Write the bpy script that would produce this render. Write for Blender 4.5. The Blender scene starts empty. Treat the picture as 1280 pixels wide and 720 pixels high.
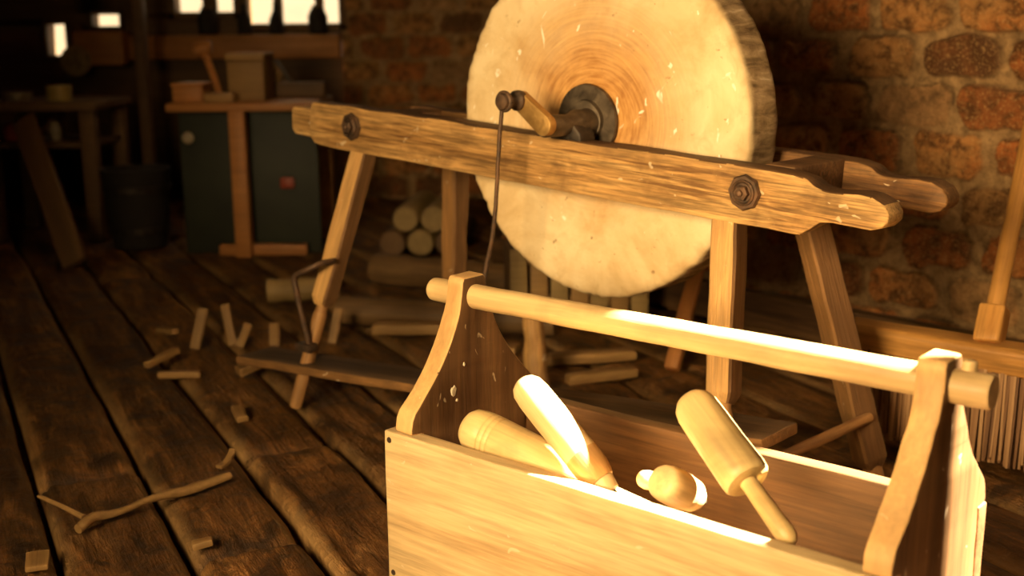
import bpy, bmesh, math, random
import numpy as np
from mathutils import Vector, Matrix, noise as mnoise
random.seed(7)
C = bpy.context.scene.collection
PI = math.pi

# ------------------------------------------------------------------ camera
FPX = 1467.23; PITCH = 0.21452; ROLL = -0.00898; CAMH = 0.7
cp, sp = math.cos(PITCH), math.sin(PITCH)
_R0 = Vector((1, 0, 0)); CF = Vector((0, cp, -sp)); _U0 = Vector((0, sp, cp))
CR = _R0*math.cos(ROLL) + _U0*math.sin(ROLL)
CU = _U0*math.cos(ROLL) - _R0*math.sin(ROLL)
CC = Vector((0, 0, CAMH))
def ray(x, y): return CF + CR*((x-640)/FPX) - CU*((y-360)/FPX)
def on_plane(x, y, p0, n):
    d = ray(x, y); return CC + d*((p0-CC).dot(n)/d.dot(n))
def at(x, y, Y): return on_plane(x, y, Vector((0, Y, 0)), Vector((0, 1, 0)))     # survey: photo point -> place at distance Y
def on_floor(x, y, z=0.0): return on_plane(x, y, Vector((0, 0, z)), Vector((0, 0, 1)))
cam = bpy.data.cameras.new('camera'); co = bpy.data.objects.new('camera', cam); C.objects.link(co)
m = Matrix((CR, CU, -CF)).transposed().to_4x4(); m.translation = CC
co.matrix_world = m
cam.sensor_width = 36; cam.lens = 36*FPX/1280; cam.clip_start = .02
cam.dof.use_dof = True; cam.dof.focus_distance = 1.5; cam.dof.aperture_fstop = 3.9
bpy.context.scene.camera = co

# ------------------------------------------------------------------ materials
def nt(name):
    m = bpy.data.materials.new(name); m.use_nodes = True
    t = m.node_tree; t.nodes.clear()
    o = t.nodes.new('ShaderNodeOutputMaterial'); b = t.nodes.new('ShaderNodeBsdfPrincipled')
    t.links.new(b.outputs[0], o.inputs[0])
    return m, t, b
class N:
    """tiny node helper"""
    def __init__(s, t): s.t = t
    def new(s, k, **kw):
        n = s.t.nodes.new(k)
        for a, v in kw.items(): setattr(n, a, v)
        return n
    def put(s, sock, v):
        if hasattr(v, 'is_output') or isinstance(v, bpy.types.NodeSocket): s.t.links.new(v, sock)
        else: sock.default_value = v
    def math(s, op, a, b=0.0, c=None, clamp=False):
        n = s.new('ShaderNodeMath', operation=op, use_clamp=clamp)
        s.put(n.inputs[0], a); s.put(n.inputs[1], b)
        if c is not None: s.put(n.inputs[2], c)
        return n.outputs[0]
    def mix(s, f, a, b, blend='MIX'):
        n = s.new('ShaderNodeMix', data_type='RGBA', blend_type=blend)
        s.put(n.inputs[0], f); s.put(n.inputs[6], a if not isinstance(a, tuple) else (*a[:3], 1)); s.put(n.inputs[7], b if not isinstance(b, tuple) else (*b[:3], 1))
        return n.outputs[2]
    def ramp(s, f, stops):
        n = s.new('ShaderNodeValToRGB'); cr = n.color_ramp
        while len(cr.elements) < len(stops): cr.elements.new(.5)
        for e, (p, c) in zip(cr.elements, stops):
            e.position = p; e.color = (*c, 1) if isinstance(c, tuple) else (c, c, c, 1)
        s.put(n.inputs[0], f); return n.outputs[0]
    def noise(s, v, scale, detail=4, rough=.55, dist=0.0):
        n = s.new('ShaderNodeTexNoise'); s.put(n.inputs['Vector'], v)
        n.inputs['Scale'].default_value = scale; n.inputs['Detail'].default_value = detail
        n.inputs['Roughness'].default_value = rough; n.inputs['Distortion'].default_value = dist
        return n.outputs[0]
    def mapped(s, v, scale, loc=(0, 0, 0)):
        n = s.new('ShaderNodeMapping'); s.put(n.inputs[0], v)
        n.inputs['Scale'].default_value = scale; n.inputs['Location'].default_value = loc
        return n.outputs[0]
    def coord(s):
        """object coordinates shifted by a per-object random amount"""
        tc = s.new('ShaderNodeTexCoord'); oi = s.new('ShaderNodeObjectInfo')
        k = s.math('MULTIPLY', oi.outputs['Random'], 37.0)
        v = s.new('ShaderNodeVectorMath', operation='ADD')
        s.put(v.inputs[0], tc.outputs['Object']); s.put(v.inputs[1], k)
        return v.outputs[0], oi.outputs['Random']
    def bump(s, b, h, strength=.4, dist=.003):
        n = s.new('ShaderNodeBump'); n.inputs['Strength'].default_value = strength; n.inputs['Distance'].default_value = dist
        s.put(n.inputs['Height'], h); s.t.links.new(n.outputs[0], b.inputs['Normal'])

def wood(name, dark, mid, light, axis='X', rough=.6, freq=1.0, streak=.5, dirt=.4, bump=.4, wear=.35, speck=0.0, spec=.3, dirtcol=None, crack=.0):
    m, t, b = nt(name); n = N(t)
    v, rnd = n.coord()
    def sc(a, c):
        return {'X': (a, c, c), 'Y': (c, a, c), 'Z': (c, c, a)}[axis]
    big = n.noise(n.mapped(v, sc(1.3*freq, 13*freq)), 1.0, 5, .6, 1.1)
    fine = n.noise(n.mapped(v, sc(7*freq, 150*freq)), 1.0, 3, .6, .3)
    med = n.noise(n.mapped(v, sc(4*freq, 46*freq)), 1.0, 4, .6, .5)
    blot = n.noise(v, 9*freq, 4, .6, .4)
    col = n.ramp(big, [(.30, dark), (.5, mid), (.70, light)])
    f2 = n.ramp(fine, [(.32, 1-streak), (.62, 1.0)])
    col = n.mix(1.0, col, f2, 'MULTIPLY')
    f3 = n.ramp(med, [(.33, 1-streak*.75), (.55, 1.05)])
    col = n.mix(1.0, col, f3, 'MULTIPLY')
    fd = n.ramp(blot, [(.50, 0.0), (.72, dirt)])
    col = n.mix(fd, col, dirtcol or (dark[0]*.35, dark[1]*.3, dark[2]*.3))
    ck = n.noise(n.mapped(v, sc(2.6*freq, 62*freq), (3.3, 1.7, 5.1)), 1.0, 3, .55, .5)
    if crack:
        fck = n.ramp(ck, [(.60, 0.0), (.66, crack)])
        col = n.mix(fck, col, (dark[0]*.35, dark[1]*.28, dark[2]*.25))
    geo = n.new('ShaderNodeNewGeometry')
    if wear:
        pw = n.ramp(geo.outputs['Pointiness'], [(.505, 0.0), (.56, wear)])
        col = n.mix(pw, col, tuple(min(1, c*1.35+.02) for c in light))
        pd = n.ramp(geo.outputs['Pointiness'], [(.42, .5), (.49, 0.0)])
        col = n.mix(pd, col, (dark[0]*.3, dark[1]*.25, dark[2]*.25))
    if speck:
        s1 = n.noise(n.mapped(v, sc(45, 70)), 1.0, 2, .5, .6)
        fs = n.ramp(s1, [(.70, 0.0), (.735, speck)])
        col = n.mix(fs, col, (.75, .62, .42))
    # slight difference between pieces of the same wood
    hv = n.new('ShaderNodeHueSaturation'); n.put(hv.inputs['Color'], col)
    n.put(hv.inputs['Value'], n.math('MULTIPLY_ADD', rnd, .22, .89))
    t.links.new(hv.outputs[0], b.inputs['Base Color'])
    b.inputs['Roughness'].default_value = rough; b.inputs['Specular IOR Level'].default_value = spec
    hgt = n.math('ADD', n.math('SUBTRACT', n.math('MULTIPLY', fine, .6), n.math('MULTIPLY', ck, .5 if crack else 0.0)), n.math('ADD', n.math('MULTIPLY', med, .8), n.math('MULTIPLY', big, .6)))
    n.bump(b, hgt, bump, .004)
    return m

def metal(name, c1, c2, rough=.45, metallic=.8, scale=60):
    m, t, b = nt(name); n = N(t); v, rnd = n.coord()
    a = n.noise(v, scale, 6, .65, .5); a2 = n.noise(v, scale*.3, 3, .6)
    f = n.ramp(n.math('ADD', n.math('MULTIPLY', a, .6), n.math('MULTIPLY', a2, .4)), [(.38, 0.0), (.62, 1.0)])
    t.links.new(n.mix(f, c1, c2), b.inputs['Base Color'])
    b.inputs['Metallic'].default_value = metallic
    n.put(b.inputs['Roughness'], n.math('MULTIPLY_ADD', a, .4, rough-.15))
    n.bump(b, a, .45, .003)
    return m

def plain(name, c, rough=.7, var=.3, scale=20, bump=.2):
    m, t, b = nt(name); n = N(t); v, rnd = n.coord()
    a = n.noise(v, scale, 5, .6)
    f = n.ramp(a, [(.3, 1-var), (.7, 1.0)])
    t.links.new(n.mix(1.0, c, f, 'MULTIPLY'), b.inputs['Base Color'])
    b.inputs['Roughness'].default_value = rough
    n.bump(b, a, bump, .004); return m

M = {}
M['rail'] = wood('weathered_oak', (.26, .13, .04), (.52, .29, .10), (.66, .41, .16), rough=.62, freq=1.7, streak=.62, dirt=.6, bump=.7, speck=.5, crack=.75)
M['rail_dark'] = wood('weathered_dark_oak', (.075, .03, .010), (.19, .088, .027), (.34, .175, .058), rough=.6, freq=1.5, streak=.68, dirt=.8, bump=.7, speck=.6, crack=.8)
M['leg'] = wood('leg_oak', (.28, .13, .04), (.46, .25, .085), (.58, .34, .12), rough=.55, freq=1.6, streak=.55, dirt=.5, bump=.6, speck=.5, crack=.65)
M['shade_dark_oak'] = wood('shade_dark_oak', (.05, .022, .008), (.12, .055, .02), (.22, .11, .04), rough=.65, streak=.6, dirt=.7, bump=.7, crack=.7)  # dark oak; on rail tops and leg sides it paints in shade
M['peg'] = wood('peg_wood', (.26, .12, .04), (.40, .20, .07), (.5, .27, .10), rough=.55, streak=.5, dirt=.5)
M['treadle'] = wood('shaded_treadle_wood', (.03, .014, .005), (.06, .03, .011), (.12, .065, .025), rough=.65, streak=.5, dirt=.5, wear=.7)  # for the treadle's top only: shade put into the wood colour
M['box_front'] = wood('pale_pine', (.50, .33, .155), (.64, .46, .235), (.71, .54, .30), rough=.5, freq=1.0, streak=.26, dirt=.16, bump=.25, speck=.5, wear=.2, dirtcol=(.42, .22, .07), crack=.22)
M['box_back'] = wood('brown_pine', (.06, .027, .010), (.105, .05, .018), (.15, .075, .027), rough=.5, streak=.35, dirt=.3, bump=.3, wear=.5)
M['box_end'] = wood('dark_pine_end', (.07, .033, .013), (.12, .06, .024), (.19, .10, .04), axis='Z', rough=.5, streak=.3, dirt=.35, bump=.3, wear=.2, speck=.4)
M['box_edge'] = wood('worn_end_grain', (.36, .2, .075), (.5, .29, .11), (.58, .36, .15), axis='Z', rough=.6, streak=.2, dirt=.6, bump=.35, wear=.5, speck=.4)
M['handle'] = wood('smooth_handle_wood', (.42, .26, .11), (.54, .36, .16), (.60, .42, .20), rough=.45, streak=.22, dirt=.35, bump=.2)
M['mallet_pale'] = wood('pale_beech', (.50, .33, .15), (.62, .44, .21), (.68, .50, .26), rough=.4, streak=.2, dirt=.35, bump=.2)
M['mallet_yellow'] = wood('yellow_boxwood', (.44, .29, .11), (.58, .41, .17), (.64, .48, .23), rough=.4, streak=.2, dirt=.55, bump=.25)
M['collar'] = wood('brown_collar_wood', (.36, .17, .05), (.48, .25, .08), (.55, .31, .11), rough=.4, streak=.3, dirt=.3)
M['bench'] = wood('dark_bench_wood', (.05, .025, .012), (.10, .05, .02), (.16, .085, .03), streak=.4)
M['orange_wood'] = wood('orange_varnished_wood', (.20, .075, .018), (.32, .125, .028), (.40, .17, .045), rough=.5, streak=.3)
M['broom_wood'] = wood('varnished_broom_wood', (.26, .11, .025), (.44, .21, .05), (.54, .28, .075), rough=.42, streak=.35, dirt=.35, bump=.3)
M['rail_dim'] = wood('grey_brown_timber', (.06, .03, .012), (.11, .06, .022), (.17, .095, .035), streak=.4, dirt=.5)
M['scrap'] = wood('scrap_wood', (.14, .075, .024), (.23, .125, .042), (.31, .18, .06), streak=.35, dirt=.3)
M['log'] = wood('pale_log_wood', (.16, .10, .035), (.23, .15, .055), (.29, .195, .075), streak=.35, dirt=.4)
M['iron'] = metal('rusty_iron', (.055, .04, .03), (.16, .085, .045), .55, .6)
M['iron_dark'] = metal('dark_steel', (.03, .025, .022), (.09, .07, .055), .45, .8)
M['hub'] = metal('worn_hub_steel', (.06, .045, .033), (.17, .13, .09), .45, .7, 45)
M['bronze'] = metal('worn_bronze', (.36, .2, .06), (.52, .32, .11), .42, .75, 50)
M['nail'] = metal('nail_iron', (.06, .04, .03), (.12, .08, .05), .5, .7)
M['paint'] = plain('old_white_paint', (.72, .62, .45), .7)
M['green'] = plain('dark_green_paint', (.022, .026, .013), .6, .5, 8)
M['dark'] = plain('sooty_dark', (.02, .014, .01), .8)
M['ceramic'] = plain('cream_ceramic', (.5, .4, .26), .35)
M['red'] = plain('faded_red_paint', (.32, .05, .02), .5)
M['tin'] = metal('tarnished_tin', (.2, .17, .12), (.36, .3, .2), .4, .7)
M['yellow'] = plain('yellowed_tin_paint', (.42, .30, .08), .5)
M['plaster'] = plain('dark_plaster', (.06, .04, .025), .9, .4, 6)

# grindstone: cream sandstone, rust rings round the hub, dark ragged rim
def stone_mat():
    m, t, b = nt('grindstone_sandstone'); n = N(t)
    tc = n.new('ShaderNodeTexCoord'); v = tc.outputs['Object']
    sx = n.new('ShaderNodeSeparateXYZ'); n.put(sx.inputs[0], v)
    X, Y, Z = sx.outputs
    r = n.math('SQRT', n.math('ADD', n.math('MULTIPLY', X, X), n.math('MULTIPLY', Z, Z)))
    big = n.noise(v, 7, 5, .6, .4); fine = n.noise(v, 90, 5, .65); mid = n.noise(v, 26, 5, .6, .6)
    col = n.ramp(big, [(.28, (.50, .34, .16)), (.45, (.66, .50, .28)), (.62, (.74, .60, .37)), (.8, (.62, .46, .24))])
    col = n.mix(n.ramp(mid, [(.5, 0.0), (.75, .35)]), col, (.40, .25, .10))
    # rust stain round the hub, streaked in rings, spreading upwards
    wob = n.math('MULTIPLY_ADD', big, .05, n.math('ADD', r, -.025))
    lift = n.math('MULTIPLY', Z, -.16)
    rr = n.math('ADD', wob, lift)
    stain = n.ramp(rr, [(.05, 1.0), (.095, .85), (.15, .42), (.215, 0.0)])
    cmb = n.new('ShaderNodeCombineXYZ')
    n.put(cmb.inputs[0], n.math('MULTIPLY', r, 210.0)); n.put(cmb.inputs[1], n.math('MULTIPLY', n.math('ARCTAN2', Z, X), 1.7)); n.put(cmb.inputs[2], 0.0)
    ring = n.math('ADD', n.math('MULTIPLY', n.noise(cmb.outputs[0], 1.0, 3, .6), .62), n.math('MULTIPLY', mid, .38))
    sc_ = n.mix(n.ramp(ring, [(.36, 0.0), (.62, 1.0)]), (.30, .115, .022), (.58, .31, .10))
    col = n.mix(stain, col, sc_)
    # scuffs and pale chips
    vo = n.noise(n.mapped(v, (34, 34, 20)), 1.0, 2, .5, 1.2)
    col = n.mix(n.ramp(vo, [(.70, 0.0), (.73, .85)]), col, (.86, .80, .66))
    pits = n.noise(v, 55, 3, .6, .3)
    col = n.mix(n.ramp(pits, [(.26, .75), (.34, 0.0)]), col, (.22, .12, .05))
    # darker dirty ring at the outer edge
    col = n.mix(n.ramp(n.math('ADD', r, n.math('MULTIPLY', mid, .03)), [(.285, 0.0), (.31, .55)]), col, (.36, .23, .10))
    # rim
    geo = n.new('ShaderNodeNewGeometry')
    rimf = n.ramp(n.math('DIVIDE', n.math('ADD', Y, -.004), .012), [(0.0, 0.0), (1.0, 1.0)])
    rim_n = n.noise(n.mapped(v, (60, 14, 60)), 1.0, 5, .65, .6)
    rc = n.ramp(rim_n, [(.32, (.12, .07, .03)), (.5, (.36, .24, .12)), (.62, (.52, .36, .2)), (.72, (.80, .64, .42))])
    col = n.mix(rimf, col, rc)
    t.links.new(col, b.inputs['Base Color']); b.inputs['Roughness'].default_value = .75; b.inputs['Specular IOR Level'].default_value = .2
    n.bump(b, n.math('ADD', n.math('MULTIPLY', fine, .5), n.math('ADD', n.math('MULTIPLY', mid, 1.0), n.math('MULTIPLY', rim_n, 0.3))), .5, .004)
    return m
M['stone'] = stone_mat()

def brick_mat(name, gain=1.0):
    m, t, b = nt(name); n = N(t)
    tc = n.new('ShaderNodeTexCoord'); v = tc.outputs['Object']
    at_ = n.new('ShaderNodeAttribute', attribute_name='brick')
    s = n.new('ShaderNodeSeparateColor'); n.put(s.inputs[0], at_.outputs['Color'])
    g = gain
    bc = n.ramp(s.outputs[1], [(0.0, (.10*g, .045*g, .02*g)), (.25, (.25*g, .085*g, .025*g)), (.5, (.38*g, .12*g, .03*g)), (.75, (.42*g, .19*g, .06*g)), (1.0, (.26*g, .15*g, .06*g))])
    nz = n.noise(v, 34, 6, .65, .4); sp_ = n.noise(v, 190, 3, .6)
    bc = n.mix(n.ramp(nz, [(.38, .9), (.58, 0.0)]), bc, (.08*g, .035*g, .013*g))
    bc = n.mix(n.ramp(sp_, [(.52, 0.0), (.7, .6)]), bc, (.50*g, .30*g, .12*g))
    mo = n.ramp(nz, [(.32, (.17*g, .10*g, .045*g)), (.65, (.42*g, .26*g, .12*g))])
    mo = n.mix(n.ramp(sp_, [(.3, .5), (.5, 0.0)]), mo, (.1*g, .06*g, .03*g))
    col = n.mix(s.outputs[0], mo, bc)
    col = n.mix(s.outputs[2], col, (.03, .018, .01))
    t.links.new(col, b.inputs['Base Color']); b.inputs['Roughness'].default_value = .85; b.inputs['Specular IOR Level'].default_value = .15
    n.bump(b, n.math('ADD', nz, n.math('MULTIPLY', sp_, .6)), 1.0, .010)
    return m
M['brick'] = brick_mat('old_brick', 1.15); M['brick_far'] = brick_mat('old_brick_in_the_dark', 1.2)

def floor_mat():
    m, t, b = nt('old_floor_boards'); n = N(t)
    tc = n.new('ShaderNodeTexCoord')
    a = n.new('ShaderNodeAttribute', attribute_name='plank')
    s = n.new('ShaderNodeSeparateColor'); n.put(s.inputs[0], a.outputs['Color'])
    v = n.new('ShaderNodeVectorMath', operation='ADD'); n.put(v.inputs[0], tc.outputs['Object']); n.put(v.inputs[1], n.math('MULTIPLY', s.outputs[0], 40.0)); v = v.outputs[0]
    big = n.noise(n.mapped(v, (2.2, 14, 8)), 1.0, 6, .65, 1.2)
    fine = n.noise(n.mapped(v, (14, 120, 60)), 1.0, 4, .65, .5)
    bl = n.noise(v, 11, 6, .7, .8)
    col = n.ramp(big, [(.28, (.03, .013, .004)), (.46, (.12, .051, .013)), (.60, (.24, .11, .03)), (.75, (.36, .175, .05))])
    col = n.mix(1.0, col, n.ramp(fine, [(.3, .45), (.6, 1.1)]), 'MULTIPLY')
    col = n.mix(n.ramp(bl, [(.38, .85), (.52, 0.0)]), col, (.022, .011, .006))
    col = n.mix(n.ramp(bl, [(.58, 0.0), (.74, .7)]), col, (.34, .18, .065))
    col = n.mix(s.outputs[1], col, (.42, .25, .10))      # worn arrises
    col = n.mix(1.0, col, n.ramp(s.outputs[0], [(0.0, .75), (1.0, 1.1)]), 'MULTIPLY')
    t.links.new(col, b.inputs['Base Color']); n.put(b.inputs['Roughness'], n.ramp(bl, [(.3, .5), (.7, .75)]))
    b.inputs['Specular IOR Level'].default_value = .3
    lump = n.noise(n.mapped(v, (30, 24, 24)), 1.0, 5, .6, .8)
    n.bump(b, n.math('ADD', n.math('ADD', n.math('MULTIPLY', fine, .7), lump), n.math('ADD', big, bl)), 1.0, .009)
    return m
M['floor'] = floor_mat()

def bristle_mat():
    m, t, b = nt('broom_bristle'); n = N(t)
    a = n.new('ShaderNodeAttribute', attribute_name='tone')
    s = n.new('ShaderNodeSeparateColor'); n.put(s.inputs[0], a.outputs['Color'])
    col = n.ramp(s.outputs[0], [(0.0, (.14, .065, .026)), (.35, (.24, .12, .05)), (.7, (.36, .2, .09)), (1.0, (.48, .29, .14))])
    t.links.new(col, b.inputs['Base Color']); b.inputs['Roughness'].default_value = .6
    return m
M['bristle'] = bristle_mat()

def glass_mat():
    m = bpy.data.materials.new('window_glass'); m.use_nodes = True; t = m.node_tree; t.nodes.clear(); n = N(t)
    o = n.new('ShaderNodeOutputMaterial'); tr = n.new('ShaderNodeBsdfTransparent'); gl = n.new('ShaderNodeBsdfGlossy'); mx = n.new('ShaderNodeMixShader')
    tr.inputs[0].default_value = (.97, .95, .9, 1); gl.inputs['Roughness'].default_value = .05
    tc = n.new('ShaderNodeTexCoord')
    n.put(mx.inputs[0], n.ramp(n.noise(tc.outputs['Object'], 8, 3), [(.3, .03), (.7, .08)]))
    t.links.new(tr.outputs[0], mx.inputs[1]); t.links.new(gl.outputs[0], mx.inputs[2]); t.links.new(mx.outputs[0], o.inputs[0])
    return m
M['glass'] = glass_mat()

# ------------------------------------------------------------------ object helpers
def thing(name, label, cat, loc=(0, 0, 0), rotz=0.0, group=None):
    o = bpy.data.objects.new(name, None); C.objects.link(o); o.empty_display_size = .05
    o.location = loc; o.rotation_euler = (0, 0, rotz)
    o['label'] = label; o['category'] = cat
    if group: o['group'] = group
    o['_w'] = 0; del o['_w']
    return o
def tag(o, label, cat, group=None, kind=None):
    o['label'] = label; o['category'] = cat
    if group: o['group'] = group
    if kind: o['kind'] = kind
    return o
def wm(o):
    m = Matrix.LocRotScale(o.location, o.rotation_euler, o.scale)
    return wm(o.parent) @ m if o.parent else m
def obj(name, bm, mat, parent=None, world=None, sharp=38, label=None, keep=False):
    """link one mesh object; vertices are in its own frame, world is the place of that frame"""
    bmesh.ops.recalc_face_normals(bm, faces=bm.faces)
    for f in bm.faces: f.smooth = True
    lim = math.radians(sharp)
    for e in bm.edges:
        if len(e.link_faces) == 2 and e.calc_face_angle(0) > lim: e.smooth = False
    me = bpy.data.meshes.new(name); bm.to_mesh(me); bm.free()
    for k in (mat if isinstance(mat, (list, tuple)) else [mat]): me.materials.append(k)
    o = bpy.data.objects.new(name, me); C.objects.link(o)
    world = world or Matrix()
    if parent: o.parent = parent; loc = wm(parent).inverted() @ world
    else: loc = world
    l, q, s = loc.decompose(); o.location = l; o.rotation_euler = q.to_euler()
    if label: o['label'] = label
    return o
def struct(name, bm, mat, world=None, parent=None, sharp=38):
    o = obj(name, bm, mat, parent, world, sharp)
    if not parent: o['kind'] = 'structure'
    return o
def frame(o, x, y=None, z=None):
    """matrix with origin o and axis X along x"""
    x = Vector(x).normalized(); z = Vector(z or (0, 0, 1))
    if abs(x.dot(z)) > .98: z = Vector((0, 1, 0))
    y = z.cross(x).normalized(); z = x.cross(y)
    m = Matrix((x, y, z)).transposed().to_4x4(); m.translation = o
    return m
def roughen(bm, amp, freq, seed=0.0, amp2=0, freq2=1):
    for v in bm.verts:
        p = v.co*freq + Vector((seed, seed*1.7, -seed))
        v.co += mnoise.noise_vector(p)*amp
        if amp2: v.co += mnoise.noise_vector(v.co*freq2 + Vector((9+seed, 3, seed)))*amp2
def cutx(bm, step, axis=0, lo=None, hi=None):
    xs = [v.co[axis] for v in bm.verts]; a, b_ = min(xs), max(xs)
    k = int((b_-a)/step)
    no = [0, 0, 0]; no[axis] = 1
    for i in range(1, k+1):
        co_ = [0, 0, 0]; co_[axis] = a+(b_-a)*i/(k+1)
        bmesh.ops.bisect_plane(bm, geom=bm.verts[:]+bm.edges[:]+bm.faces[:], plane_co=co_, plane_no=no)
def box(x0, x1, y0, y1, z0, z1, bev=.003, seg=2, step=0, rough=0, freq=12, seed=0, cuts=None):
    bm = bmesh.new(); bmesh.ops.create_cube(bm, size=1)
    for v in bm.verts:
        v.co = Vector((x0+(x1-x0)*(v.co.x+.5), y0+(y1-y0)*(v.co.y+.5), z0+(z1-z0)*(v.co.z+.5)))
    if bev: bmesh.ops.bevel(bm, geom=bm.edges[:], offset=bev, segments=seg, affect='EDGES', profile=.5)
    if step:
        for ax, d in enumerate((x1-x0, y1-y0, z1-z0)):
            if d > step*1.5: cutx(bm, step, ax)
    if rough: roughen(bm, rough, freq, seed)
    return bm
def prism(poly, d0, d1, plane='XZ', bev=.003, seg=2, step=0, rough=0, freq=12, seed=0):
    """polygon extruded along the third axis"""
    bm = bmesh.new()
    def P(p, d): return Vector((p[0], d, p[1])) if plane == 'XZ' else (Vector((d, p[0], p[1])) if plane == 'YZ' else Vector((p[0], p[1], d)))
    a = [bm.verts.new(P(p, d0)) for p in poly]; b_ = [bm.verts.new(P(p, d1)) for p in poly]
    k = len(poly)
    f0 = bm.faces.new(a); f1 = bm.faces.new(b_[::-1])
    for i in range(k): bm.faces.new((a[i], b_[i], b_[(i+1) % k], a[(i+1) % k]))
    bmesh.ops.recalc_face_normals(bm, faces=bm.faces)
    if bev:
        ed = [e for e in bm.edges if f0 in e.link_faces or f1 in e.link_faces]
        ed += [e for e in bm.edges if e not in ed and len(e.link_faces) == 2 and e.calc_face_angle(0) > .6]
        bmesh.ops.bevel(bm, geom=ed, offset=bev, segments=seg, affect='EDGES', profile=.5)
    if step: cutx(bm, step, 0); cutx(bm, step, 2)
    if rough: roughen(bm, rough, freq, seed)
    return bm
def lathe(prof, seg=28, cap=True, rough=0, freq=20, seed=0, squash=1.0):
    """profile [(x, r)] turned about X"""
    bm = bmesh.new(); rings = []
    for x, r in prof:
        if r < 1e-6: rings.append([bm.verts.new((x, 0, 0))])
        else: rings.append([bm.verts.new((x, r*math.cos(2*PI*i/seg), squash*r*math.sin(2*PI*i/seg))) for i in range(seg)])
    for A, B in zip(rings, rings[1:]):
        for i in range(seg):
            j = (i+1) % seg
            if len(A) == 1 and len(B) == 1: continue
            if len(A) == 1: bm.faces.new((A[0], B[i], B[j]))
            elif len(B) == 1: bm.faces.new((A[i], B[0], A[j]))
            else: bm.faces.new((A[i], B[i], B[j], A[j]))
    if cap:
        for R, in ((rings[0],), (rings[-1],)):
            if len(R) > 1: bm.faces.new(R)
    if rough: roughen(bm, rough, freq, seed)
    return bm
def rod_prof(L, r0, r1=None, n=12, dome0=0, dome1=0):
    r1 = r1 or r0; p = []
    if dome0:
        for i in range(6):
            a = PI/2*i/6; p.append((dome0*(1-math.cos(a)), r0*math.sin(a)))
    for i in range(n+1):
        t = i/n; p.append((dome0+(L-dome0-dome1)*t, r0+(r1-r0)*t))
    if dome1:
        for i in range(1, 7):
            a = PI/2*i/6; p.append((L-dome1+dome1*math.sin(a), r1*math.cos(a)))
    return p
def tube(pts, rad, seg=12, cap=True):
    pts = [Vector(p) for p in pts]; bm = bmesh.new(); rings = []
    up = Vector((0, 0, 1))
    for i, p in enumerate(pts):
        d = (pts[min(i+1, len(pts)-1)]-pts[max(i-1, 0)]).normalized()
        if abs(d.dot(up)) > .95: up = Vector((1, 0, 0)) if abs(d.x) < .9 else Vector((0, 1, 0))
        s = d.cross(up).normalized(); t = s.cross(d); up = t
        r = rad(i/(len(pts)-1)) if callable(rad) else rad
        rings.append([bm.verts.new(p+(s*math.cos(2*PI*k/seg)+t*math.sin(2*PI*k/seg))*r) for k in range(seg)])
    for A, B in zip(rings, rings[1:]):
        for k in range(seg): bm.faces.new((A[k], B[k], B[(k+1) % seg], A[(k+1) % seg]))
    if cap: bm.faces.new(rings[0]); bm.faces.new(rings[-1])
    return bm
def curve(pts, n=24):
    """Catmull-Rom through pts"""
    pts = [Vector(p) for p in pts]; P = [pts[0]*2-pts[1]]+pts+[pts[-1]*2-pts[-2]]; out = []
    k = len(pts)-1; per = max(2, n//k)
    for i in range(k):
        a, b_, c, d = P[i:i+4]
        for j in range(per):
            t = j/per
            out.append(.5*((2*b_)+(c-a)*t+(2*a-5*b_+4*c-d)*t*t+(3*b_-a-3*c+d)*t**3))
    out.append(pts[-1]); return out
def join(bm, other, mat=None):
    me = bpy.data.meshes.new('tmp'); other.to_mesh(me); other.free()
    k = len(bm.verts); bm.from_mesh(me); bpy.data.meshes.remove(me)
    if mat: bmesh.ops.transform(bm, matrix=mat, verts=bm.verts[k:] if hasattr(bm.verts, '__getitem__') else bm.verts)
    return bm
def moved(bm, mat):
    bmesh.ops.transform(bm, matrix=mat, verts=bm.verts); return bm

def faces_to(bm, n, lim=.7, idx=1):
    """give the faces looking along n the second, darker material, which paints in shade"""
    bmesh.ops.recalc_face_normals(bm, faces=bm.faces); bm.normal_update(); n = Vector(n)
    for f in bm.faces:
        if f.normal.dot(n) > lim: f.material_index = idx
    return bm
# numpy value noise
def hash2(i, j, s): 
    h = (i*374761393 + j*668265263 + s*974711) & 0xffffffff
    h = ((h ^ (h >> 13))*1274126177) & 0xffffffff
    return ((h ^ (h >> 16)) & 0xffff)/65535.0
def vn(x, y, s=0):
    i = np.floor(x).astype(np.int64); j = np.floor(y).astype(np.int64)
    fx = x-i; fy = y-j; fx = fx*fx*(3-2*fx); fy = fy*fy*(3-2*fy)
    a = hash2(i, j, s); b_ = hash2(i+1, j, s); c = hash2(i, j+1, s); d = hash2(i+1, j+1, s)
    return (a*(1-fx)+b_*fx)*(1-fy)+(c*(1-fx)+d*fx)*fy
def fb(x, y, s=0, o=4):
    r = 0; a = .5
    for k in range(o): r = r+a*vn(x*2**k, y*2**k, s+k*17); a *= .5
    return r/(1-.5**o)

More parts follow.
